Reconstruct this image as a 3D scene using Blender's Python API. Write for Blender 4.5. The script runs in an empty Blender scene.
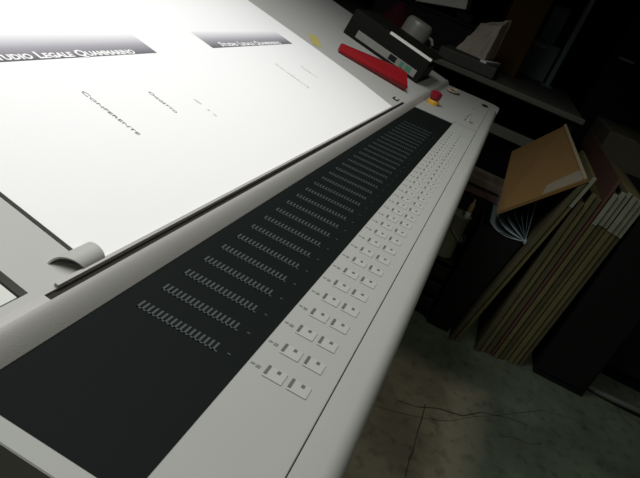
import bpy, bmesh, math, random
from mathutils import Vector, Matrix
random.seed(7)
sc = bpy.context.scene
COL = sc.collection
U = 0.0325                      # ink-zone pitch of the console, metres
PZ = 0.9                        # height of the control panel above the floor
TILT = math.radians(11)         # slope of the sheet table
TY, TZ = 0.038, PZ + 0.01625    # front line of the sheet table

# ------------------------------------------------------------------ materials
def nodes_of(name):
    m = bpy.data.materials.new(name); m.use_nodes = True
    nt = m.node_tree
    return m, nt, nt.nodes['Principled BSDF']

def mat(name, col, rough=0.6, metal=0.0, var=0.08, scale=30.0, spec=0.5, bump=0.0, bscale=200.0, alpha=None, trans=0.0):
    m, nt, b = nodes_of(name)
    tc = nt.nodes.new('ShaderNodeTexCoord')
    nz = nt.nodes.new('ShaderNodeTexNoise'); nz.inputs['Scale'].default_value = scale; nz.inputs['Detail'].default_value = 4
    nt.links.new(tc.outputs['Object'], nz.inputs['Vector'])
    mx = nt.nodes.new('ShaderNodeMix'); mx.data_type = 'RGBA'
    a = [max(0, c * (1 - var)) for c in col]; c2 = [min(1, c * (1 + var)) for c in col]
    mx.inputs[6].default_value = (*a, 1); mx.inputs[7].default_value = (*c2, 1)
    nt.links.new(nz.outputs['Fac'], mx.inputs[0])
    nt.links.new(mx.outputs[2], b.inputs['Base Color'])
    b.inputs['Roughness'].default_value = rough; b.inputs['Metallic'].default_value = metal
    b.inputs['Specular IOR Level'].default_value = spec
    b.inputs['Transmission Weight'].default_value = trans
    if bump:
        n2 = nt.nodes.new('ShaderNodeTexNoise'); n2.inputs['Scale'].default_value = bscale
        nt.links.new(tc.outputs['Object'], n2.inputs['Vector'])
        bp = nt.nodes.new('ShaderNodeBump'); bp.inputs['Strength'].default_value = bump; bp.inputs['Distance'].default_value = 0.002
        nt.links.new(n2.outputs['Fac'], bp.inputs['Height']); nt.links.new(bp.outputs['Normal'], b.inputs['Normal'])
    return m

M_PLATE = mat('table_grey', (0.43, 0.435, 0.415), 0.55, var=0.03, scale=8, bump=0.05, bscale=900)
M_LIP = mat('lip_grey', (0.42, 0.415, 0.395), 0.4, var=0.04, scale=12, bump=0.06, bscale=900)
M_DECK = mat('deck_grey', (0.345, 0.355, 0.33), 0.6, var=0.03, scale=10, bump=0.06, bscale=900)
M_KEY = mat('key_grey', (0.385, 0.395, 0.37), 0.55, var=0.02)
M_KEYDARK = mat('key_dark', (0.10, 0.10, 0.095), 0.6)
M_INK_SOFT = mat('row_print', (0.17, 0.17, 0.16), 0.6)
M_PANEL = mat('display_black', (0.0058, 0.0082, 0.0072), 0.6, var=0.15, scale=6, spec=0.06)
M_SCALE = mat('scale_print', (0.05, 0.062, 0.058), 0.6, spec=0.3)
M_DARK = mat('groove_dark', (0.022, 0.018, 0.015), 0.7, spec=0.2)
M_GAP = mat('gap_dark', (0.05, 0.05, 0.046), 0.8, spec=0.2)
M_HOUSE = mat('housing_grey', (0.20, 0.21, 0.19), 0.6)
M_INSET = mat('inset_pale', (0.66, 0.68, 0.63), 0.6, var=0.02)
M_LUG = mat('lug_grey', (0.44, 0.44, 0.42), 0.55)
M_PAPER = mat('sheet_paper', (0.86, 0.86, 0.86), 0.8, var=0.005, spec=0.2)
M_TYPE = mat('type_grey', (0.17, 0.17, 0.17), 0.8)
M_TYPE_FAINT = mat('type_faint', (0.50, 0.50, 0.49), 0.8)
M_TYPEW = mat('type_white', (0.84, 0.84, 0.84), 0.8)
M_RED = mat('red_plastic', (0.27, 0.009, 0.013), 0.4, var=0.08)
M_ESRED = mat('stop_red', (0.24, 0.006, 0.018), 0.35)
M_ESYEL = mat('stop_yellow', (0.62, 0.33, 0.03), 0.45)
M_STICK = mat('sticker_yellow', (0.46, 0.41, 0.13), 0.7)
M_BLACK = mat('binder_black', (0.0075, 0.008, 0.0065), 0.6, var=0.25, scale=14, spec=0.15)
M_LABEL = mat('label_pale', (0.25, 0.25, 0.23), 0.7, var=0.2, scale=60)
M_GREEN = mat('label_green', (0.06, 0.22, 0.13), 0.7)
M_WHITE = mat('card_white', (0.8, 0.78, 0.75), 0.7)
M_MUG = mat('mug_grey', (0.17, 0.175, 0.155), 0.4, var=0.12, scale=20)
M_CREAM = mat('cream_paper', (0.78, 0.70, 0.60), 0.8, var=0.05, scale=10)
M_CARD = mat('cardboard', (0.25, 0.15, 0.055), 0.85, var=0.10, scale=9, spec=0.2)
M_CARDEDGE = mat('cardboard_edge', (0.36, 0.29, 0.19), 0.85, var=0.15, scale=80, spec=0.2)
M_TAPE = mat('tape_pale', (0.30, 0.27, 0.20), 0.6, var=0.12, scale=50)
M_MAROON = mat('brown_board', (0.11, 0.052, 0.034), 0.8, var=0.2)
M_BOARD = mat('board_olive', (0.15, 0.135, 0.06), 0.8, var=0.3, scale=14, spec=0.2)
M_BOARD2 = mat('board_olive_dark', (0.10, 0.092, 0.05), 0.8, var=0.3, scale=14, spec=0.2)
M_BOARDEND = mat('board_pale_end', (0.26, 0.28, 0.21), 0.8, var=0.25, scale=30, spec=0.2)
M_TEAL = mat('teal_grey', (0.17, 0.24, 0.23), 0.6, var=0.15, scale=12)
M_PAGE = mat('page_blue_grey', (0.34, 0.42, 0.43), 0.7, var=0.12, scale=20)
M_VOID = mat('black_plastic', (0.008, 0.009, 0.008), 0.7, var=0.3, spec=0.2)
M_VOID2 = mat('black_metal', (0.012, 0.013, 0.011), 0.6, var=0.4, scale=6, spec=0.2)
M_BENCH = mat('bench_wood', (0.24, 0.185, 0.14), 0.8, var=0.2, scale=18)
M_BENCH2 = mat('bench_apron', (0.20, 0.12, 0.105), 0.8, var=0.2, scale=18)
M_CAN = mat('can_green', (0.17, 0.175, 0.11), 0.6, var=0.2, scale=20)
M_TTOP = mat('worktable_top', (0.075, 0.082, 0.068), 0.7, var=0.25, scale=10)
M_TEDGE = mat('worktable_edge', (0.10, 0.105, 0.08), 0.7, var=0.2, scale=20)
M_BROWN = mat('brown_carton', (0.085, 0.048, 0.012), 0.85, var=0.15, spec=0.1)
M_YEL = mat('bottle_yellow', (0.36, 0.27, 0.12), 0.6)
M_RAG = mat('dark_red_rag', (0.10, 0.012, 0.022), 0.9, var=0.3, scale=30)
M_GREYBOX = mat('pale_box', (0.60, 0.61, 0.56), 0.6)
M_CORD = mat('cream_cord', (0.42, 0.36, 0.28), 0.8)
M_WIRE = mat('pale_wire', (0.30, 0.30, 0.27), 0.6)
M_HOSE = mat('grey_hose', (0.11, 0.12, 0.11), 0.6)
M_FLATBOX = mat('dark_grey_card', (0.045, 0.047, 0.04), 0.7, var=0.2)
M_CRACK = mat('crack_dark', (0.05, 0.048, 0.038), 0.9, var=0.3)
M_CARTON = mat('olive_carton', (0.10, 0.095, 0.06), 0.85, var=0.3, scale=5)
M_WALL = mat('wall_dark', (0.05, 0.05, 0.044), 0.9, var=0.3, scale=2)

def floor_mat():
    m, nt, b = nodes_of('concrete_floor')
    tc = nt.nodes.new('ShaderNodeTexCoord')
    n1 = nt.nodes.new('ShaderNodeTexNoise'); n1.inputs['Scale'].default_value = 3.2; n1.inputs['Detail'].default_value = 8; n1.inputs['Roughness'].default_value = 0.65
    n2 = nt.nodes.new('ShaderNodeTexNoise'); n2.inputs['Scale'].default_value = 22; n2.inputs['Detail'].default_value = 6
    n3 = nt.nodes.new('ShaderNodeTexNoise'); n3.inputs['Scale'].default_value = 1.1; n3.inputs['Detail'].default_value = 2
    for n in (n1, n2, n3): nt.links.new(tc.outputs['Object'], n.inputs['Vector'])
    r1 = nt.nodes.new('ShaderNodeValToRGB')
    r1.color_ramp.elements[0].position = 0.32; r1.color_ramp.elements[0].color = (0.15, 0.15, 0.12, 1)
    r1.color_ramp.elements[1].position = 0.68; r1.color_ramp.elements[1].color = (0.34, 0.33, 0.255, 1)
    nt.links.new(n1.outputs['Fac'], r1.inputs['Fac'])
    r2 = nt.nodes.new('ShaderNodeValToRGB')
    r2.color_ramp.elements[0].position = 0.30; r2.color_ramp.elements[0].color = (0.35, 0.35, 0.35, 1)
    r2.color_ramp.elements[1].position = 0.48; r2.color_ramp.elements[1].color = (1, 1, 1, 1)
    nt.links.new(n2.outputs['Fac'], r2.inputs['Fac'])
    mx = nt.nodes.new('ShaderNodeMix'); mx.data_type = 'RGBA'; mx.blend_type = 'MULTIPLY'; mx.inputs[0].default_value = 0.6
    nt.links.new(r1.outputs['Color'], mx.inputs[6]); nt.links.new(r2.outputs['Color'], mx.inputs[7])
    # warm pale tint in front of the console, dark green tint beyond it
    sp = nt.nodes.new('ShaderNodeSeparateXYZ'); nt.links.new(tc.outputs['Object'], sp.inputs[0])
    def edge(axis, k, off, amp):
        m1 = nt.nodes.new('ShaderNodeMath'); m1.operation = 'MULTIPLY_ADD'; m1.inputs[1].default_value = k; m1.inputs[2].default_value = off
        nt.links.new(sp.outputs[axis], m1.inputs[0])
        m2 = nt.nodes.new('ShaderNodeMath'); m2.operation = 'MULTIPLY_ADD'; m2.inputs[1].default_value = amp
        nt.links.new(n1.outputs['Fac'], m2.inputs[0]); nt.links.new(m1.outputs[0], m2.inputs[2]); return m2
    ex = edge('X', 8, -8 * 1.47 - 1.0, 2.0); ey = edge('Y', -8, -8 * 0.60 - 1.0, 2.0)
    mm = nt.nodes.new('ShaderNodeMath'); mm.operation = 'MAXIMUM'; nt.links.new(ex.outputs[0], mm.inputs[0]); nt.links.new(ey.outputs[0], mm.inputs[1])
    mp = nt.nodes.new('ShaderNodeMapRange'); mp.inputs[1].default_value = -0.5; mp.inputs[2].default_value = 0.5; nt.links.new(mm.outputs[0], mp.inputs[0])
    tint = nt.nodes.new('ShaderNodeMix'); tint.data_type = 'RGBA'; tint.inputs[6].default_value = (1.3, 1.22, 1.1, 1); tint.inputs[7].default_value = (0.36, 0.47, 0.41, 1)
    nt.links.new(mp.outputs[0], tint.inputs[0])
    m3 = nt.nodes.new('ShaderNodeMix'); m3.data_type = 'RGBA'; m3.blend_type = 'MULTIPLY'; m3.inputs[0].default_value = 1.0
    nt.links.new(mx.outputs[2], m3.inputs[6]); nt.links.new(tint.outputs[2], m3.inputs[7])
    nt.links.new(m3.outputs[2], b.inputs['Base Color'])
    b.inputs['Roughness'].default_value = 0.75
    bp = nt.nodes.new('ShaderNodeBump'); bp.inputs['Strength'].default_value = 0.25; bp.inputs['Distance'].default_value = 0.01
    nt.links.new(n2.outputs['Fac'], bp.inputs['Height']); nt.links.new(bp.outputs['Normal'], b.inputs['Normal'])
    return m
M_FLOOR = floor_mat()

def band_mat():                 # the printed tone of the letterhead band: a halftone ramp that is part of the artwork
    m, nt, b = nodes_of('printed_ramp')
    tc = nt.nodes.new('ShaderNodeTexCoord')
    sx = nt.nodes.new('ShaderNodeSeparateXYZ'); nt.links.new(tc.outputs['Generated'], sx.inputs[0])
    r = nt.nodes.new('ShaderNodeValToRGB')
    r.color_ramp.elements[0].position = 0.0; r.color_ramp.elements[0].color = (0.11, 0.11, 0.12, 1)
    r.color_ramp.elements[1].position = 0.97; r.color_ramp.elements[1].color = (0.82, 0.82, 0.84, 1)
    e = r.color_ramp.elements.new(0.45); e.color = (0.36, 0.35, 0.385, 1)
    nt.links.new(sx.outputs['Y'], r.inputs['Fac']); nt.links.new(r.outputs['Color'], b.inputs['Base Color'])
    b.inputs['Roughness'].default_value = 0.8; b.inputs['Specular IOR Level'].default_value = 0.2
    return m
M_BAND = band_mat()

# ------------------------------------------------------------------ mesh helpers
class MB:
    def __init__(s): s.bm = bmesh.new()
    def box(s, x0, x1, y0, y1, z0, z1, bev=0.0, seg=2, mtx=None):
        g = bmesh.ops.create_cube(s.bm, size=1)
        vs = g['verts']
        for v in vs:
            v.co = Vector((x0 + (v.co.x + .5) * (x1 - x0), y0 + (v.co.y + .5) * (y1 - y0), z0 + (v.co.z + .5) * (z1 - z0)))
        if bev:
            es = list({e for v in vs for e in v.link_edges})
            r = bmesh.ops.bevel(s.bm, geom=es, offset=bev, segments=seg, affect='EDGES', profile=0.5)
            vs = list({v for f in r['faces'] for v in f.verts} | {v for v in vs if v.is_valid})
        if mtx is not None:
            for v in vs: v.co = mtx @ v.co
        return s
    def prism(s, pts, ext):     # closed polygon of 3-D points swept by a vector
        a = [s.bm.verts.new(p) for p in pts]
        b = [s.bm.verts.new(Vector(p) + Vector(ext)) for p in pts]
        n = len(a)
        s.bm.faces.new(a); s.bm.faces.new(b[::-1])
        for i in range(n): s.bm.faces.new((a[i], b[i], b[(i + 1) % n], a[(i + 1) % n]))
        return s
    def quad(s, *p):
        s.bm.faces.new([s.bm.verts.new(q) for q in p]); return s
    def lathe(s, prof, c=(0, 0, 0), n=32, mtx=None):
        rings = []
        for r, z in prof:
            ring = []
            for i in range(n):
                t = 2 * math.pi * i / n
                p = Vector((c[0] + r * math.cos(t), c[1] + r * math.sin(t), c[2] + z))
                if mtx is not None: p = mtx @ p
                ring.append(s.bm.verts.new(p))
            rings.append(ring)
        for k in range(len(rings) - 1):
            for i in range(n):
                s.bm.faces.new((rings[k][i], rings[k][(i + 1) % n], rings[k + 1][(i + 1) % n], rings[k + 1][i]))
        if prof[0][0] > 1e-6: s.bm.faces.new(rings[0][::-1])
        if prof[-1][0] > 1e-6: s.bm.faces.new(rings[-1])
        return s
    def tube(s, pts, r, n=8, closed=False):
        pts = [Vector(p) for p in pts]; rings = []
        m = len(pts)
        for k, p in enumerate(pts):
            d = (pts[(k + 1) % m] - pts[k - 1]) if closed else (pts[min(k + 1, m - 1)] - pts[max(k - 1, 0)])
            d.normalize()
            u = d.cross(Vector((0, 0, 1)))
            if u.length < 1e-4: u = d.cross(Vector((1, 0, 0)))
            u.normalize(); w = u.cross(d)
            rings.append([s.bm.verts.new(p + r * (math.cos(2 * math.pi * i / n) * u + math.sin(2 * math.pi * i / n) * w)) for i in range(n)])
        last = m if closed else m - 1
        for k in range(last):
            for i in range(n):
                s.bm.faces.new((rings[k][i], rings[k][(i + 1) % n], rings[(k + 1) % m][(i + 1) % n], rings[(k + 1) % m][i]))
        if not closed: s.bm.faces.new(rings[0][::-1]); s.bm.faces.new(rings[-1])
        return s
    def build(s, name, m, parent=None, smooth=False):
        bm = s.bm
        bmesh.ops.recalc_face_normals(bm, faces=bm.faces[:])
        me = bpy.data.meshes.new(name)
        if parent is not None:
            bm.transform(WM[parent.name].inverted())
        bm.to_mesh(me); bm.free()
        me.materials.append(m)
        if smooth:
            for p in me.polygons: p.use_smooth = True
            try: me.set_sharp_from_angle(angle=math.radians(40))
            except Exception: pass
        o = bpy.data.objects.new(name, me); COL.objects.link(o)
        if parent is not None: o.parent = parent; WM[o.name] = WM[parent.name]
        else: WM[o.name] = Matrix()
        return o
WM = {}
def tag(o, label=None, cat=None, group=None, kind=None):
    if label: o['label'] = label
    if cat: o['category'] = cat
    if group: o['group'] = group
    if kind: o['kind'] = kind
    return o
def thing(name, label, cat, loc=(0, 0, 0), group=None):
    o = bpy.data.objects.new(name, None); COL.objects.link(o)
    o.empty_display_size = 0.05; o.location = loc
    WM[o.name] = Matrix.Translation(Vector(loc))
    return tag(o, label, cat, group)
def own(o, loc):                # give a one-mesh thing its origin at its base
    o.data.transform(Matrix.Translation(-Vector(loc))); o.location = loc
    WM[o.name] = Matrix.Translation(Vector(loc))
    return o
def on_table(x, y, up=0.0):     # a point on the sloping table, lifted along its normal
    return Vector((x, y - up * math.sin(TILT), TZ + math.tan(TILT) * (y - TY) + up * math.cos(TILT)))
def text_mesh(name, txt, size, m, parent, place, width=None, caps=None, bold=0.0):
    cu = bpy.data.curves.new(name, 'FONT'); cu.size = size
    cu.body = txt; cu.offset = bold
    if caps:
        cu.small_caps_scale = caps
        for i, ch in enumerate(txt):
            if ch.islower(): cu.body_format[i].use_small_caps = True
    cu.resolution_u = 2; cu.extrude = 0.00006
    tmp = bpy.data.objects.new(name + '_tmp', cu); COL.objects.link(tmp)
    dg = bpy.context.evaluated_depsgraph_get(); dg.update()
    me = bpy.data.meshes.new_from_object(tmp.evaluated_get(dg))
    bpy.data.objects.remove(tmp)
    xs = [v.co.x for v in me.vertices]
    x0, x1 = min(xs), max(xs)
    k = (width / (x1 - x0)) if width else 1.0
    inv = WM[parent.name].inverted()
    for v in me.vertices: v.co = inv @ place((v.co.x - x0) * k, v.co.y, v.co.z)
    me.materials.clear(); me.materials.append(m)
    o = bpy.data.objects.new(name, me); COL.objects.link(o); o.parent = parent; WM[o.name] = WM[parent.name]
    return o

# ------------------------------------------------------------------ the room
def struct(name, mb, m):
    o = mb.build(name, m); o['kind'] = 'structure'; return o
X0, X1, Y0, Y1, ZC = -2.6, 5.2, -3.2, 2.6, 2.9
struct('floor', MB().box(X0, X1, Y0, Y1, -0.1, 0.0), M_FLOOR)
struct('ceiling', MB().box(X0, X1, Y0, Y1, ZC, ZC + 0.1), M_WALL)
struct('wall_back', MB().box(X1, X1 + 0.1, Y0, Y1, 0, ZC), M_WALL)
struct('wall_front', MB().box(X0 - 0.1, X0, Y0, Y1, 0, ZC), M_WALL)
struct('wall_right', MB().box(X0, X1, Y0 - 0.1, Y0, 0, ZC), M_WALL)
struct('wall_left', MB().box(X0, X1, Y1, Y1 + 0.1, 0, ZC), M_WALL)
# saw-cut joint and cracks in the concrete
crack = MB()
def crack_line(pts, w):
    for (a, b) in zip(pts[:-1], pts[1:]):
        a = Vector((*a, 0.0008)); b = Vector((*b, 0.0008)); d = (b - a).normalized(); n = Vector((-d.y, d.x, 0)) * w * random.uniform(.5, 1.2)
        crack.quad(a - n, b - n, b + n, a + n)
crack_line([(0.4, -0.43), (0.907, -0.427), (0.98, -0.424), (1.02, -0.428), (1.1, -0.425), (1.18, -0.427), (1.255, -0.425)], 0.0022)
crack_line([(1.10, -0.22), (1.13, -0.30), (1.16, -0.38), (1.20, -0.46), (1.24, -0.52), (1.33, -0.60), (1.40, -0.68), (1.47, -0.75), (1.57, -0.85), (1.62, -0.98)], 0.0016)
crack_line([(1.20, -0.33), (1.22, -0.40), (1.27, -0.47), (1.30, -0.56), (1.37, -0.62), (1.42, -0.72), (1.44, -0.80)], 0.0022)
crack_line([(1.30, -0.70), (1.33, -0.74), (1.34, -0.80), (1.38, -0.85)], 0.003)
struct('trim_1', crack, M_CRACK)

# ------------------------------------------------------------------ the press control console
CX0, CX1 = -0.148, 1.955
con = thing('press_control_console', 'long pale grey printing press control console with black ink-zone display and sloping sheet table', 'control console', (0.6, 0.25, 0))
con_hous = MB()
con_hous.prism([(CX0 + 0.004, -0.155, 0.80), (CX0 + 0.004, -0.155, PZ - 0.008), (CX0 + 0.004, 0.03, PZ - 0.008), (CX0 + 0.004, 0.78, PZ + 0.13), (CX0 + 0.004, 0.78, 0.80)], (CX1 - CX0 - 0.008, 0, 0))
con_hous.build('housing', M_HOUSE, con)
for x in (0.05, 1.35):
    b = MB().box(x, x + 0.4, 0.15, 0.65, 0.03, 0.80, 0.01).box(x - 0.05, x + 0.45, 0.10, 0.70, 0.0, 0.03, 0.005)
    b.build('pedestal', M_HOUSE, con)
# front rail with a rounded nose
prof = [(-0.1648, PZ - 0.012), (-0.1648, PZ - 0.0006), (-0.1655, PZ)]
for k in range(0, 10):
    t = math.radians(90 - k * 11)
    prof.append((-0.183 - 0.015 * math.cos(t), PZ - 0.020 + 0.020 * math.sin(t)))
prof += [(-0.190, PZ - 0.075), (-0.155, PZ - 0.085)]
MB().prism([(CX0, y, z) for y, z in prof], (1.835 - CX0, 0, 0)).build('front_rail', M_DECK, con, smooth=True)
# keyboard deck, near border and the border in front of the sheet table
YL, YR = 0.5386 * U, -2.99 * U
XN, XE = -4.145 * U, 38.06 * U
MB().box(XN, 1.262, -0.1640, YR, PZ - 0.008, PZ, 0.0006, 1).build('key_deck', M_DECK, con)
MB().box(CX0, XN, -0.1640, YL, PZ - 0.03, PZ + 0.0004, 0.0008, 1).build('end_border', M_DECK, con)
MB().box(XN, XE, YR, YL, PZ - 0.008, PZ - 0.0006).build('display_panel', M_PANEL, con)
# end unit beyond the display, with the emergency stop
end = MB()
pts = [(XE, YL, PZ), (XE, YR, PZ), (1.2645, YR, PZ), (1.2645, -0.1640, PZ), (1.83, -0.1640, PZ)]
pts2 = []
for k in range(7):
    t = math.radians(k * 15); pts2.append((1.90 + 0.05 * math.sin(t), -0.148 - 0.05 * math.cos(t), PZ))
pts = [(XE, YL, PZ + 0.001), (XE, YR, PZ + 0.001), (1.2645, YR, PZ + 0.001), (1.2645, -0.1640, PZ + 0.001), (1.838, -0.1640, PZ + 0.001), (1.838, -0.198, PZ + 0.001)] + [(x, y, PZ + 0.001) for x, y, z in pts2] + [(1.95, YL, PZ + 0.001)]
end.prism(pts, (0, 0, -0.075))
end.build('end_unit', M_DECK, con)
for (x, y, lx, ly) in ((1.35, -0.118, 0.05, 0.004), (1.42, -0.118, 0.035, 0.005), (1.345, -0.138, 0.03, 0.010), (1.48, -0.122, 0.02, 0.006), (1.62, -0.120, 0.012, 0.008)):
    MB().box(x, x + lx, y - ly / 2, y + ly / 2, PZ + 0.001, PZ + 0.0016).build('control_mark', M_INK_SOFT, con)
MB().box(1.36, 1.44, -0.131, -0.124, PZ + 0.001, PZ + 0.003, 0.0006, 1).build('switch_strip', M_KEY, con)
MB().lathe([(0.011, 0), (0.011, 0.006), (0.008, 0.007), (0.008, 0.004), (0.003, 0.004), (0, 0.004)], (1.79, -0.146, PZ + 0.001), 20).build('key_switch', M_DARK, con)
es = MB().lathe([(0.018, 0), (0.018, 0.010), (0.016, 0.013), (0.012, 0.0135)], (1.385, -0.008, PZ + 0.001), 28)
esb = es.build('stop_button_base', M_ESYEL, con, smooth=True)
MB().lathe([(0.012, 0.013), (0.012, 0.016), (0.0165, 0.018), (0.018, 0.030), (0.0175, 0.036), (0.013, 0.039), (0, 0.040)], (1.385, -0.008, PZ + 0.001), 28).build('stop_button', M_ESRED, con, smooth=True)
# rounded lip in front of the sheet table
lip = [(YL, PZ - 0.006), (YL, PZ + 0.0005)]
for k in range(9):
    t = k / 8
    lip.append((YL + 0.0145 * t, PZ + 0.0005 + 0.0165 * (1 - (1 - t) ** 1.6)))
lip += [(0.0335, PZ + 0.0155), (0.0335, PZ - 0.006)]
MB().prism([(CX0, y, z) for y, z in lip], (1.95 - CX0, 0, 0)).build('table_lip', M_LIP, con, smooth=True)
# stop groove: dark slot between lip and table
MB().prism([(-0.058, 0.0330, PZ + 0.004), (-0.058, 0.0330, TZ - 0.0030), (-0.058, 0.0395, TZ - 0.0022), (-0.058, 0.0395, PZ + 0.004)], (1.2, 0, 0)).build('stop_groove', M_DARK, con)
MB().prism([(CX0, 0.0330, PZ), (CX0, 0.0330, TZ - 0.0008), (CX0, 0.0400, TZ - 0.0002), (CX0, 0.0400, PZ)], (-0.058 - CX0, 0, 0)).build('lip_joint', M_LIP, con)
MB().prism([(1.142, 0.0330, PZ), (1.142, 0.0330, TZ - 0.0008), (1.142, 0.0400, TZ - 0.0002), (1.142, 0.0400, PZ)], (1.95 - 1.142, 0, 0)).build('lip_joint', M_LIP, con)
# sheet table
def slab(poly, up0, up1, name, m, parent):
    mb = MB()
    a = [on_table(x, y, up0) for x, y in poly]; n = on_table(0, 0, up1) - on_table(0, 0, up0)
    mb.prism(a, n); return mb.build(name, m, parent)
Yb = 0.775
slab([(CX0, 0.0395), (CX1, 0.0395), (CX1, Yb), (-0.0645, Yb), (-0.0645, 0.0465), (CX0, 0.0465)], -0.010, -0.0008, 'table_plate', M_PLATE, con)
slab([(CX0, 0.0482), (-0.0720, 0.0482), (-0.0720, Yb), (CX0, Yb)], -0.010, -0.0020, 'side_plate', M_INSET, con)
slab([(CX0, 0.0462), (-0.0640, 0.0462), (-0.0640, Yb), (CX0, Yb)], -0.014, -0.009, 'plate_gap', M_GAP, con)
slab([(-0.0110, 0.062), (-0.0068, 0.062), (-0.0068, 0.74), (-0.0110, 0.74)], -0.0008, -0.0002, 'edge_line', M_GAP, con)
# sheet stop bar with its bent spring tab
slab([(-0.046, 0.0395), (1.135, 0.0395), (1.135, 0.0425), (-0.046, 0.0425)], -0.0008, 0.0022, 'stop_bar', M_LIP, con)
tab = MB()
nA = 14
outer, inner = [], []
for k in range(nA + 1):
    t = math.pi * k / nA
    for lst, ry, rz in ((outer, 0.0100, 0.0085), (inner, 0.0085, 0.0070)):
        y = 0.0510 - ry * math.cos(t); up = rz * math.sin(t) - 0.0004
        lst.append((y, up))
def tabx(k): return -0.0165 - 0.0175 * (k / nA)
o0 = [tab.bm.verts.new(on_table(tabx(k), *outer[k])) for k in range(nA + 1)]
o1 = [tab.bm.verts.new(on_table(0.004, *outer[k])) for k in range(nA + 1)]
i0 = [tab.bm.verts.new(on_table(tabx(k), *inner[k])) for k in range(nA + 1)]
i1 = [tab.bm.verts.new(on_table(0.003, *inner[k])) for k in range(nA + 1)]
for k in range(nA):
    tab.bm.faces.new((o0[k], o0[k + 1], o1[k + 1], o1[k])); tab.bm.faces.new((i0[k], i1[k], i1[k + 1], i0[k + 1]))
    tab.bm.faces.new((o0[k], i0[k], i0[k + 1], o0[k + 1]))
tab.bm.faces.new(o1); tab.bm.faces.new(i1)
tab.build('spring_tab', M_LUG, con, smooth=True)
br = MB()
for poly in ([(1.100, 0.0500), (1.130, 0.0500), (1.130, 0.0520), (1.100, 0.0520)], [(1.100, 0.0520), (1.104, 0.0520), (1.104, 0.0640), (1.100, 0.0640)], [(1.100, 0.0620), (1.130, 0.0620), (1.130, 0.0640), (1.100, 0.0640)]):
    n = on_table(0, 0, 0.002) - on_table(0, 0, -0.001)
    br.prism([on_table(x, y, -0.001) for x, y in poly], n)
br.build('corner_bracket', M_GAP, con)
slab([(1.075, 0.306), (1.108, 0.290), (1.190, 0.340), (1.155, 0.356)], -0.0008, -0.0003, 'yellow_sticker', M_STICK, con)

# ink-zone scales on the display, and the two rows of keys
def bar_scale(i):
    mb = MB(); x = i * U
    n = 17; y0, y1 = 0.0, -2.27 * U
    w = (y1 - y0) / n
    z0, z1 = PZ - 0.0006, PZ - 0.0002
    for k in range(n):
        ya = y0 + w * k
        mb.box(x - 0.15 * U, x + 0.17 * U, ya + w * 0.42, ya, z0, z1)
    mb.box(x - 0.15 * U, x - 0.11 * U, y1, y0, z0, z1)
    mb.box(x - 0.02 * U, x + 0.02 * U, y1 - 0.30 * U, y1 - 0.22 * U, z0, z1)
    return mb
for i in range(35):
    if i < 32: bar_scale(i).build('bar_scale', M_SCALE, con)
    x = i * U
    MB().box(x + 0.09 * U, x + 0.15 * U, -3.17 * U, -3.06 * U, PZ, PZ + 0.0003).box(x + 0.05 * U, x + 0.16 * U, -3.32 * U, -3.21 * U, PZ, PZ + 0.0003).build('row_mark', M_INK_SOFT, con)
    for ya in (-3.45, -4.09):
        key = MB().box(x - 0.10 * U, x + 0.33 * U, (ya - 0.52) * U, ya * U, PZ - 0.0005, PZ + 0.0009, 0.0006, 2).build('key', M_KEY, con)
        z = PZ + 0.0009
        MB().box(x - 0.03 * U, x + 0.31 * U, (ya - 0.085) * U, (ya - 0.005) * U, z - 0.0007, z + 0.0003).box(x + 0.17 * U, x + 0.28 * U, (ya - 0.36) * U, (ya - 0.27) * U, z - 0.001, z + 0.0003).build('key_mark', M_KEYDARK, key)  # dark bar along the display-side edge of the key, and a dark dot

# ------------------------------------------------------------------ the printed sheet
sheet = thing('printed_sheet', 'large white printed sheet with grey letterhead bands lying on the sloping console table', 'printed sheet', tuple(on_table(0.5, 0.35)))
slab([(-0.0075, 0.0430), (1.022, 0.0430), (1.046, 0.150), (1.055, 0.275), (1.058, 0.735), (-0.0075, 0.735)], -0.0004, 0.0, 'paper', M_PAPER, sheet)
def on_sheet(up): return lambda x, y: on_table(x, y, up)
def artwork(dx, yb):
    up = 0.0003; tx = 0.1275 if dx == 0 else 0.620
    bd = MB(); c = [(0.041 + dx, yb), (0.411 + dx, yb + 0.003), (0.411 + dx, yb + 0.054), (0.041 + dx, yb + 0.051)]
    bd.quad(*[on_table(x, y, up) for x, y in c]); bd.build('printed_band', M_BAND, sheet)
    text_mesh('letterhead_text', 'Studio Legale Quammarino', 0.0175, M_TYPEW, sheet, lambda a, b, z: on_table(tx + a, yb + 0.0035 + b * 1.05, up + 0.0003 + z), 0.2365 if dx == 0 else 0.270, 0.72, 0.00055)
    def down(x, y): return lambda a, b, z: on_table(x + b, y - a, up + z)
    text_mesh('printed_word', 'Conferente', 0.0090, M_TYPE if dx == 0 else M_TYPE_FAINT, sheet, down(0.1875 + dx, yb - 0.060), 0.083, 0.75)
    text_mesh('printed_word', 'Oggetto', 0.0090, M_TYPE if dx == 0 else M_TYPE_FAINT, sheet, down(0.2870 + dx, yb - 0.077), 0.046, 0.75)
    if dx == 0:
        d = MB()
        for (x, ya, yc) in ((0.356, 0.194, 0.182), (0.355, 0.1705, 0.1665), (0.354, 0.160, 0.154)):
            d.quad(*[on_table(p, q, up) for p, q in ((x - 0.0012, ya), (x + 0.0012, ya), (x + 0.0012, yc), (x - 0.0012, yc))])
        d.build('printed_dash', M_TYPE_FAINT, sheet)
artwork(0.0, 0.2995); artwork(0.5405, 0.3080)

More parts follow.
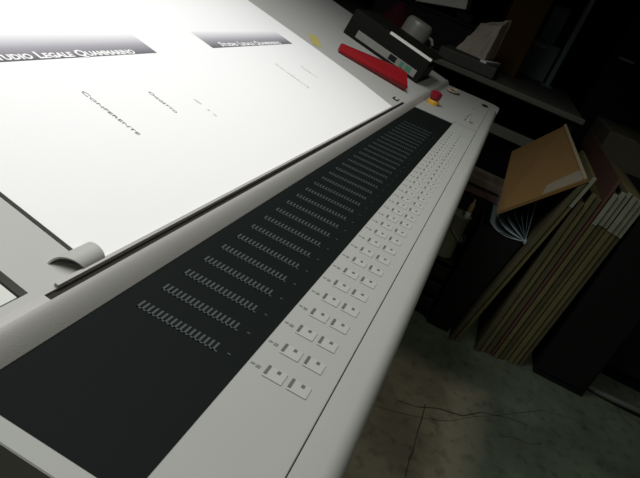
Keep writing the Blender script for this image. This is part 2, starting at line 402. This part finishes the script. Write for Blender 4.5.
# ------------------------------------------------------------------ things on the console
def table_frame(x, y, yaw):     # local frame on the sloping table: local +Z is its normal
    rx = Matrix.Rotation(TILT, 4, 'X'); rz = Matrix.Rotation(yaw, 4, 'Z')
    return Matrix.Translation(on_table(x, y, -0.0008)) @ rx @ rz
def thing_m(name, label, cat, m, group=None):
    o = thing(name, label, cat, (0, 0, 0), group); o.matrix_world = m; WM[o.name] = m.copy(); return o
def local(mb, m):
    mb.bm.transform(m); return mb
# red wedge-shaped case, deeper at the end nearest the panel
F = table_frame(1.185, 0.268, math.radians(23))
rc = MB()
Lr = 0.220
for s in (0,):
    a = [(-0.008, 0, 0), (0.028, 0, 0), (0.028, 0, 0.020), (0.018, 0, 0.021), (-0.012, 0, 0.006)]
    b = [(-0.006, -Lr, 0), (0.088, -Lr + 0.008, 0), (0.086, -Lr + 0.022, 0.036), (0.050, -Lr + 0.006, 0.039), (-0.016, -Lr, 0.017)]
    va = [rc.bm.verts.new(p) for p in a]; vb = [rc.bm.verts.new(p) for p in b]
    rc.bm.faces.new(va); rc.bm.faces.new(vb[::-1])
    for i in range(5): rc.bm.faces.new((va[i], vb[i], vb[(i + 1) % 5], va[(i + 1) % 5]))
bmesh.ops.bevel(rc.bm, geom=rc.bm.edges[:], offset=0.002, segments=2, affect='EDGES')
red = own(local(rc, F).build('red_case', M_RED), on_table(1.22, 0.15)); tag(red, 'long red wedge-shaped plastic case lying beside the black binder on the console', 'case')
# lever-arch binder lying flat, spine towards the sheet
F = table_frame(1.485, 0.075, 0.0)
bnd = thing_m('ring_binder', 'black lever arch binder lying flat behind the red case, pale label on its spine', 'binder', F)
def bpart(mb, name, m, par=None, smooth=False): return local(mb, F).build(name, m, par or bnd, smooth)
H, W, D = 0.083, 0.292, 0.255
bpart(MB().box(0, D, 0, W, 0, 0.004, 0.0012, 1), 'back_cover', M_BLACK)
bpart(MB().box(0, D, 0, W, H - 0.004, H, 0.0012, 1), 'front_cover', M_BLACK)
sp = bpart(MB().box(-0.003, 0.002, 0, W, 0, H, 0.0015, 1), 'spine', M_BLACK)
lab = bpart(MB().box(-0.0036, -0.003, 0.020, 0.250, 0.010, 0.034), 'spine_label', M_LABEL, sp)
gm = MB()
for y, l in ((0.038, 0.022), (0.066, 0.014)): gm.box(-0.0039, -0.0036, y, y + l, 0.014, 0.031)
bpart(gm, 'label_mark', M_GREEN, lab)
bpart(MB().box(-0.0039, -0.0036, 0.095, 0.122, 0.013, 0.031), 'label_picture', M_VOID, lab)
bpart(MB().box(0.012, D - 0.02, 0.006, W - 0.006, 0.004, H - 0.03, 0.001, 1), 'paper_stack', M_BLACK)
st = bpart(MB().box(-0.0036, 0.010, 0.0, 0.158, H - 0.0045, H + 0.0030), 'edge_strip', M_WHITE)
# grey mug behind the binder
mx, my = 1.86, 0.225
mz = on_table(mx, my).z
F = table_frame(mx, my, 0.0)
mug = thing_m('mug', 'grey mug standing upside down behind the black binder', 'mug', F)
mb = MB().lathe([(0.0, 0.132), (0.040, 0.132), (0.048, 0.128), (0.053, 0.116), (0.055, 0.0), (0.051, 0.0), (0.049, 0.11), (0.0, 0.124)], (0, 0, 0), 32)
local(mb, F).build('mug_body', M_MUG, mug, True)
hp = [(0.01, -0.050, 0.098), (0.01, -0.068, 0.096), (0.01, -0.080, 0.082), (0.01, -0.080, 0.052), (0.01, -0.068, 0.034), (0.01, -0.050, 0.030)]
local(MB().tube(hp, 0.006, 10), F).build('handle', M_MUG, mug, True)
# coil of cord on the end unit
pts = []
for k in range(60):
    t = k / 60 * 6 * math.pi
    pts.append((1.80 + (0.042 + 0.006 * math.sin(t * 1.7)) * math.cos(t), -0.020 + (0.020 + 0.003 * math.cos(t * 2.3)) * math.sin(t), PZ + 0.0045 + 0.006 * (k / 60)))
tag(own(MB().tube(pts, 0.0028, 6).build('cord_coil', M_CORD, None, True), (1.80, -0.02, PZ)), 'small coil of cream cord on the far end of the console', 'cord')

# ------------------------------------------------------------------ leaning boards at the right
def board(name, x, y, th, h, dep, lean, m, label, group, pale=0.0, cat='board'):
    o = thing(name, label, cat, (x, y, 0), group)
    R = Matrix.Translation((x, y, th * math.sin(lean) + 0.0005)) @ Matrix.Rotation(lean, 4, 'X')
    mb = MB().box(0, dep, -th, 0, 0, h, 0.0012, 1); local(mb, R).build('panel', m, o)
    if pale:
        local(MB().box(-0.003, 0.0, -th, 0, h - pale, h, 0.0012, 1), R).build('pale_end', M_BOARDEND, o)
    return o
LEAN = math.radians(2.9)
ys = -0.556
specs = [(0.020, 0.74, 0, 'B', 'leftmost olive board of the upright stack, dark end and lower than its neighbours'),
         (0.018, 0.78, 0, 'A', 'second board from the left in the upright stack of olive boards'),
         (0.022, 0.77, 0, 'B', 'thick dark olive board, third from the left in the upright stack'),
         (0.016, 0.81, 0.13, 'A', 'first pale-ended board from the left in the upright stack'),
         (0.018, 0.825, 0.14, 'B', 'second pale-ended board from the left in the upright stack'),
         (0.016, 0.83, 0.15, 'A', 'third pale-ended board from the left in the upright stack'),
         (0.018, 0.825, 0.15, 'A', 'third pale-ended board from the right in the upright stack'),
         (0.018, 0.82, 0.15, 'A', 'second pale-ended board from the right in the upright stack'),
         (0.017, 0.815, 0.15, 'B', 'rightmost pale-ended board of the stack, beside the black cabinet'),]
for k, (th, h, pale, mm, lb) in enumerate(specs):
    if k == 3:
        board('brown_board', 1.765, ys, 0.010, 0.865, 1.05, LEAN, M_MAROON, 'long dark brown board rising above the olive boards, between the cardboard and the pale-ended boards', None, 0); ys -= 0.014
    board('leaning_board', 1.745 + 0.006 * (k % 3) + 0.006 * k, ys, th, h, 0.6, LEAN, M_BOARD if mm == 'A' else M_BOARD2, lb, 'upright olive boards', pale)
    ys -= th + 0.0040
board('leaning_board', 1.725, -0.442, 0.018, 0.83, 0.5, math.radians(8.5), M_BOARD2, 'olive board tilted away from the upright stack, nearest the dark bin', 'upright olive boards', 0)
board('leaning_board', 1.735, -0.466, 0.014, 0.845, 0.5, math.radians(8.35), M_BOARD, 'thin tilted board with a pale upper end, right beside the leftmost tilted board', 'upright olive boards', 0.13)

# ------------------------------------------------------------------ cardboard sheet, fanned booklet, bin
cA, cD, cC, cB = Vector((1.72, -0.360, 0.584)), Vector((1.72, -0.573, 0.827)), Vector((2.26, -0.486, 0.905)), Vector((2.26, -0.338, 0.709))
nrm = (cD - cA).cross(cB - cA).normalized()
if nrm.z < 0: nrm = -nrm
card = thing('cardboard_sheet', 'flat brown cardboard carton leaning on the boards with pale tape on its corner', 'cardboard', tuple((cA + cD) / 2))
MB().prism([cA, cD, cC, cB], -nrm * 0.012).build('carton_panel', M_CARD, card)
def cpt(u, v, up=0.0006): return cA.lerp(cD, u).lerp(cB.lerp(cC, u), v) + nrm * up
MB().prism([cpt(0.52, 0.01), cpt(0.985, 0.01), cpt(0.985, 0.16), cpt(0.58, 0.12)], nrm * 0.0008).build('tape', M_TAPE, card)
MB().prism([cpt(0.965, 0.0, 0.0), cpt(1.0, 0.0, 0.0), cpt(1.0, 1.0, 0.0), cpt(0.955, 1.0, 0.0)], nrm * 0.005).build('rim', M_CARDEDGE, card)
bk = thing('waste_bin', 'black plastic bin on the floor under the cardboard sheet', 'bin', (1.95, -0.36, 0))
def taper(y0, y1, yt0, yt1, x0, x1, z0, z1): 
    return [[(x0, y0, z0), (x1, y0, z0), (x1, y1, z0), (x0, y1, z0)], [(x0, yt0, z1), (x1, yt0, z1), (x1, yt1, z1), (x0, yt1, z1)]]
def hollow(lo, hi, lo2, hi2):
    mb = MB()
    L = [[mb.bm.verts.new(p) for p in r] for r in (lo, hi, hi2, lo2)]
    mb.bm.faces.new(L[0][::-1]); mb.bm.faces.new(L[3])
    for k in range(3):
        for i in range(4): mb.bm.faces.new((L[k][i], L[k][(i + 1) % 4], L[k + 1][(i + 1) % 4], L[k + 1][i]))
    return mb
lo, hi = taper(-0.335, -0.430, -0.335, -0.505, 1.77, 2.10, 0, 0.50)
lo2, hi2 = taper(-0.341, -0.424, -0.341, -0.498, 1.777, 2.093, 0.01, 0.50)
hollow(lo, hi, lo2, hi2).build('bin_body', M_VOID, bk)
rim = [(1.77, -0.335, 0.5), (2.10, -0.335, 0.5), (2.10, -0.502, 0.5), (1.77, -0.502, 0.5)]
MB().tube(rim, 0.004, 8, True).build('bin_rim', M_VOID, bk)
fan = thing('fanned_booklet', 'blue-grey booklet with pages fanned open under the cardboard sheet', 'booklet', (1.85, -0.50, 0.505))
pv = Vector((0, -0.513, 0.512))
for k, (ang, ln, curl) in enumerate(((166, 0.150, 0.022), (152, 0.160, 0.020), (140, 0.165, 0.016), (129, 0.165, 0.012), (119, 0.165, 0.008), (110, 0.165, 0.004), (104, 0.17, 0.0))):
    mb = MB(); a = math.radians(ang); d = Vector((0, -math.cos(a), math.sin(a))); n = Vector((0, math.sin(a), math.cos(a)))
    up = []
    for j in range(9):
        t = j / 8
        up.append(pv + d * (ln * t) + n * (curl * 1.6 * math.sin(math.pi * t * 0.75)))
    th = Vector((0, 0.0012, 0.0012))
    poly = [Vector((1.765 + 0.004 * k, p.y, p.z)) for p in up] + [Vector((1.765 + 0.004 * k, p.y, p.z)) + th for p in up[::-1]]
    mb.prism(poly, (0.26, 0, 0)); mb.build('page', M_PAGE, fan, True)
MB().box(1.765, 2.03, -0.516, -0.508, 0.5005, 0.516, 0.002, 1).build('booklet_spine', M_PAGE, fan)

# ------------------------------------------------------------------ bench with can and bottle, crate, wire
bench = thing('low_bench', 'low wooden bench behind the console end with a pinkish apron', 'bench', (2.3, -0.17, 0))
MB().box(2.125, 2.30, -0.46, 0.12, 0.535, 0.572, 0.004, 1).build('bench_top', M_BENCH, bench)
MB().box(2.14, 2.16, -0.45, 0.11, 0.49, 0.535, 0.002, 1).build('apron', M_BENCH2, bench)
for x in (2.162, 2.25):
    for y in (-0.42, 0.07): MB().box(x, x + 0.04, y, y + 0.04, 0, 0.535, 0.003, 1).build('leg', M_BENCH2, bench)
crate = thing('storage_crate', 'black slatted crate standing on the floor under the green can', 'crate', (1.95, -0.22, 0))
for z in (0.04, 0.12, 0.20):
    for x in (1.79, 2.09): MB().box(x, x + 0.01, -0.322, -0.12, z, z + 0.055, 0.002, 1).build('slat', M_VOID2, crate)
MB().box(1.80, 2.09, -0.322, -0.314, 0, 0.275).build('side', M_VOID2, crate)
MB().box(1.80, 2.09, -0.128, -0.12, 0, 0.275).build('side', M_VOID2, crate)
MB().box(1.79, 2.10, -0.322, -0.12, 0.275, 0.285, 0.002, 1).build('crate_lid', M_VOID2, crate)
can = thing('paint_can', 'dull green can standing on the black crate below the console edge', 'can', (1.86, -0.250, 0.285))
MB().lathe([(0.050, 0), (0.050, 0.004), (0.048, 0.008), (0.048, 0.180), (0.050, 0.184), (0.050, 0.190), (0.044, 0.190), (0.044, 0.186), (0, 0.186)], (1.86, -0.250, 0.285), 36).build('can_body', M_CAN, can, True)
hp = [(1.86 + 0.052 * math.cos(a), -0.250 - 0.058 * math.sin(a) , 0.285 + 0.13 - 0.05 * math.sin(a)) for a in [math.pi * k / 12 for k in range(13)]]
MB().tube(hp, 0.0022, 6).build('wire_handle', M_WIRE, can, True)
bot = thing('glue_bottle', 'small yellow bottle with white base standing on the green can', 'bottle', (1.853, -0.278, 0.471))
F = Matrix.Translation((1.853, -0.278, 0.4712))
local(MB().lathe([(0.011, 0), (0.012, 0.004), (0.012, 0.024), (0, 0.024)], (0, 0, 0), 18), F).build('bottle_base', M_WHITE, bot, True)
local(MB().lathe([(0.010, 0.024), (0.011, 0.028), (0.010, 0.060), (0.005, 0.070), (0.004, 0.082), (0, 0.083)], (0, 0, 0), 18), F).build('bottle_body', M_YEL, bot, True)
w = [(1.70, -0.23, 0.30), (1.69, -0.235, 0.22), (1.66, -0.25, 0.13), (1.62, -0.255, 0.06), (1.57, -0.245, 0.02), (1.52, -0.235, 0.006), (1.45, -0.22, 0.0035)]
w[0:1] = [(1.81, -0.235, 0.288), (1.765, -0.24, 0.285), (1.735, -0.24, 0.27)]
tag(own(MB().tube(w, 0.003, 6).build('loose_wire', M_WIRE, None, True), (1.45, -0.22, 0)), 'pale loose wire drooping from the black crate to the floor', 'wire')

# ------------------------------------------------------------------ dark cabinets on the right
cab = thing('steel_cabinet', 'black steel cabinet standing right of the upright boards', 'cabinet', (1.80, -0.92, 0))
MB().box(1.805, 2.42, -1.03, -0.815, 0.0, 0.80, 0.004, 1).build('cabinet_body', M_VOID, cab)
MB().box(1.798, 1.805, -1.022, -0.823, 0.03, 0.79, 0.002, 1).build('cabinet_door', M_VOID, cab)
MB().tube([(1.798, -1.0, 0.5), (1.782, -1.0, 0.505), (1.782, -1.0, 0.60), (1.798, -1.0, 0.605)], 0.004, 8).build('cabinet_handle', M_VOID2, cab)
mach = thing('press_machine', 'dark machine housing behind the black cabinet at the right edge', 'machine', (2.5, -1.6, 0))
MB().box(2.06, 2.9, -2.2, -1.06, 0.06, 0.78, 0.01).build('machine_body', M_VOID2, mach)
MB().box(2.09, 2.88, -2.18, -1.08, 0.0, 0.06).build('plinth', M_VOID, mach)
pts = []
for k in range(25):
    t = k / 24
    pts.append((1.89 - 0.03 * math.sin(t * math.pi) + 0.03 * t, -1.06 - 0.40 * t, 0.014 + 0.012 * math.sin(t * math.pi) ** 2))
tag(own(MB().tube(pts, 0.0125, 10).build('floor_hose', M_HOSE, None, True), (1.89, -1.06, 0)), 'grey hose lying along the floor in front of the black cabinet', 'hose')
big = thing('tall_machine', 'tall black machine at the far right with one pale strip', 'machine', (3.6, -1.2, 0))
MB().box(3.2, 4.2, -2.6, -0.62, 0.05, 2.0, 0.02).build('machine_body', M_VOID, big)
MB().box(3.25, 4.15, -2.55, -0.67, 0, 0.05).build('plinth', M_VOID, big)
MB().box(3.18, 3.2, -0.745, -0.66, 1.225, 1.240, 0.003, 1).build('pale_strip', M_TEAL, big)

oc = thing('olive_carton', 'tall dark olive carton standing behind the upright olive boards', 'carton', (2.8, -0.85, 0))
MB().box(2.50, 3.05, -1.04, -0.70, 0, 0.93, 0.006, 1).build('carton_body', M_CARTON, oc)
MB().box(2.498, 3.052, -0.87, -0.82, 0.9285, 0.9315).build('carton_tape', M_BOARD2, oc)
# ------------------------------------------------------------------ work table beyond the console
wt = thing('work_table', 'dark work table with a pale front edge behind the far end of the console', 'table', (3.0, 0.3, 0))
MB().box(2.32, 3.9, -0.545, 1.5, 0.915, 0.945, 0.003, 1).build('table_top', M_TTOP, wt)
MB().box(2.300, 2.32, -0.552, 1.5, 0.922, 0.947, 0.004, 2).build('front_edge', M_TEDGE, wt)
MB().box(2.345, 2.385, -0.475, 1.42, 0.73, 0.775, 0.003, 1).build('rail', M_TEDGE, wt)
MB().box(2.9, 2.92, -0.50, 1.45, 0.06, 0.915).build('back_panel', M_VOID, wt)
for x in (2.34, 3.82):
    for y in (-0.53, 1.42): MB().box(x, x + 0.05, y, y + 0.05, 0, 0.915, 0.003, 1).build('leg', M_VOID2, wt)
TT = 0.9455
tray = tag(own(MB().box(2.345, 2.66, -0.115, 0.16, TT, TT + 0.052, 0.006, 2).build('flat_box', M_FLATBOX), (2.5, 0.0, TT)), 'dark grey flat box on the work table under the cream paper', 'box')
pw = MB()
tag(own(MB().prism([(2.348, -0.030, TT + 0.0525), (2.348, -0.058, TT + 0.0525), (2.62, -0.114, TT + 0.0525), (2.62, -0.096, TT + 0.0525)], (0, 0, 0.009)).build('card_strip', M_WHITE), (2.42, -0.05, TT + 0.0525)), 'white strip of card on the edge of the dark grey flat box', 'card')
# crumpled cream paper, standing like an opened bag
bag = thing('paper_bag', 'crumpled cream paper bag standing on the dark grey flat box', 'paper bag', (2.5, -0.02, TT + 0.0525))
def crumple(pts, nx, nz, fx, name):
    mb = MB(); g = []
    for j in range(nz + 1):
        row = []
        for i in range(nx + 1):
            u, v = i / nx, j / nz
            p = pts[0].lerp(pts[1], u).lerp(pts[3].lerp(pts[2], u), v)
            q = p + Vector((fx * math.sin(3 * u + 2 * v) + random.uniform(-.004, .004), random.uniform(-.003, .003), random.uniform(-.003, .003) if 0 < j else 0.002))
            row.append(mb.bm.verts.new(q))
        g.append(row)
    for j in range(nz):
        for i in range(nx): mb.bm.faces.new((g[j][i], g[j][i + 1], g[j + 1][i + 1], g[j + 1][i]))
    ret = bmesh.ops.solidify(mb.bm, geom=mb.bm.faces[:], thickness=0.0015)
    return mb.build(name, M_CREAM, bag)
V = Vector
zb = TT + 0.0550
crumple([V((2.47, 0.108, zb)), V((2.42, -0.042, zb)), V((2.43, -0.046, zb + 0.165)), V((2.50, 0.050, zb + 0.130))], 8, 6, 0.010, 'front_face')
crumple([V((2.62, -0.072, zb)), V((2.64, 0.108, zb)), V((2.63, 0.060, zb + 0.140)), V((2.60, -0.070, zb + 0.200))], 6, 6, 0.004, 'back_face')
crumple([V((2.425, -0.042, zb)), V((2.62, -0.072, zb)), V((2.60, -0.070, zb + 0.200)), V((2.43, -0.046, zb + 0.165))], 6, 6, 0.004, 'side_face')
# black box and pale box behind
bb = thing('black_box', 'black box on the work table under the tilted pale grey box', 'box', (2.9, 0.3, TT))
MB().box(2.70, 3.10, 0.0, 0.62, TT, TT + 0.155, 0.006, 2).build('box_body', M_VOID, bb)
MB().box(2.69, 3.11, -0.01, 0.63, TT + 0.155, TT + 0.172, 0.004, 1).build('box_lid', M_VOID, bb)
tin = thing('flat_tin', 'flat black tin propping up the right end of the pale grey box', 'tin', (2.8, 0.15, TT + 0.1725))
MB().box(2.72, 2.90, 0.115, 0.200, TT + 0.1725, TT + 0.204, 0.003, 2).build('tin_body', M_VOID, tin)
MB().box(2.718, 2.902, 0.113, 0.202, TT + 0.204, TT + 0.210, 0.002, 1).build('tin_lid', M_VOID, tin)
R = Matrix.Translation((2.70, 0.420, TT + 0.1735)) @ Matrix.Rotation(math.radians(-11.0), 4, 'X')
pb = thing('plastic_box', 'pale grey plastic box tilted on the black box at the top of the photo', 'box', (2.8, 0.29, TT + 0.1725))
local(MB().box(0.0, 0.22, -0.262, 0.0, 0, 0.12, 0.006, 2), R).build('box_body', M_GREYBOX, pb)
local(MB().box(-0.004, 0.224, -0.266, 0.004, 0.12, 0.132, 0.004, 1), R).build('box_lid', M_GREYBOX, pb)
rg = MB(); g = []
for j in range(11):
    row = []
    for i in range(13):
        u, v = i / 12, j / 10
        e = max(0.0, 1 - ((u - .5) ** 2 + (v - .5) ** 2) * 4)
        row.append(rg.bm.verts.new((2.46 + 0.18 * v, 0.36 + 0.18 * u, TT + 0.003 + 0.135 * e ** 0.7 + (random.uniform(0, .012) + 0.012 * math.sin(u * 11 + v * 6)) * e)))
    g.append(row)
for j in range(10):
    for i in range(12): rg.bm.faces.new((g[j][i], g[j][i + 1], g[j + 1][i + 1], g[j + 1][i]))
bmesh.ops.solidify(rg.bm, geom=rg.bm.faces[:], thickness=0.002)
tag(own(rg.build('cloth_rag', M_RAG, None, True), (2.55, 0.45, TT)), 'crumpled heap of dark red cloth on the work table behind the mug', 'cloth')
bc = thing('brown_carton', 'dark brown carton standing on the work table behind the cream paper bag', 'carton', (3.1, -0.13, TT))
MB().box(2.95, 3.25, -0.205, -0.02, TT, TT + 0.46, 0.004, 1).build('carton_body', M_BROWN, bc)
MB().box(2.948, 3.252, -0.122, -0.102, TT + 0.458, TT + 0.4612).build('carton_seam', M_MAROON, bc)
tb = thing('teal_box', 'teal grey instrument box on the work table right of the brown carton', 'box', (3.6, -0.29, TT))
MB().box(3.45, 3.8, -0.38, -0.20, TT, TT + 0.22, 0.008, 2).build('box_body', M_TEAL, tb)
MB().box(3.44, 3.45, -0.30, -0.215, TT + 0.185, TT + 0.20, 0.002, 1).build('pale_trim', M_GREYBOX, tb)
tb2 = tag(own(MB().box(3.50, 3.78, -0.33, -0.23, TT + 0.2205, TT + 0.42, 0.006, 2).box(3.49, 3.79, -0.335, -0.225, TT + 0.42, TT + 0.43, 0.003, 1).build('upper_box', M_TEAL), (3.6, -0.3, TT + 0.22)), 'teal grey box stacked behind on the instrument box', 'box')
post = thing('upright_post', 'grey upright steel post rising beside the teal box', 'post', (3.35, -0.40, TT))
MB().box(3.33, 3.37, -0.415, -0.385, TT, TT + 0.75, 0.003, 1).build('post_tube', M_TEAL, post)
MB().box(3.30, 3.40, -0.435, -0.365, TT, TT + 0.008, 0.002, 1).build('foot_plate', M_TEAL, post)

# ------------------------------------------------------------------ light
def area(name, loc, sx, sy, power, col, rot=(0, 0, 0), spread=180):
    l = bpy.data.lights.new(name, 'AREA'); l.shape = 'RECTANGLE'; l.size = sx; l.size_y = sy; l.energy = power; l.color = col; l.spread = math.radians(spread)
    o = bpy.data.objects.new(name, l); COL.objects.link(o); o.location = loc; o.rotation_euler = rot; return o
area('viewing_lamp', (0.30, 0.42, 2.15), 1.3, 0.50, 14.0, (1.0, 0.998, 0.992), (0, 0, 0), 150)
area('room_fill', (0.4, -0.7, 2.7), 1.2, 0.3, 3.0, (1.0, 0.99, 0.86), (0, 0, 0), 110)  # unseen fill, added to brighten the floor and front rail
area('end_face_fill', (-1.7, -0.2, 2.7), 0.3, 1.2, 3.2, (0.93, 1.0, 0.9), (0, 0, 0), 170)  # added fill with no fitting, lifts the console's near end face
w = bpy.data.worlds.new('world'); sc.world = w; w.use_nodes = True
w.node_tree.nodes['Background'].inputs[0].default_value = (0.5, 0.55, 0.5, 1); w.node_tree.nodes['Background'].inputs[1].default_value = 0.02

# ------------------------------------------------------------------ camera
cam = bpy.data.cameras.new('camera'); co = bpy.data.objects.new('camera', cam); COL.objects.link(co)
R_ = [[0.3421940042051278, -0.8783101613440917, 0.3338780076102303], [-0.33385817893107955, -0.44579387145119437, -0.8305459292160665], [0.8783176986984176, 0.17273993358882583, -0.4457790209249913]]
m = Matrix.Identity(4)
for r in range(3):
    m[r][0] = R_[0][r]; m[r][1] = -R_[1][r]; m[r][2] = -R_[2][r]
m[0][3], m[1][3], m[2][3] = -0.30701, -0.17475, PZ + 0.27770
co.matrix_world = m
cam.sensor_width = 36; cam.sensor_fit = 'HORIZONTAL'; cam.lens = 540 / 640 * 36; cam.clip_start = 0.02
sc.camera = co
vs = sc.view_settings
vs.view_transform = 'Standard'; vs.look = 'None'; vs.gamma = 1; vs.exposure = 0; vs.use_curve_mapping = False
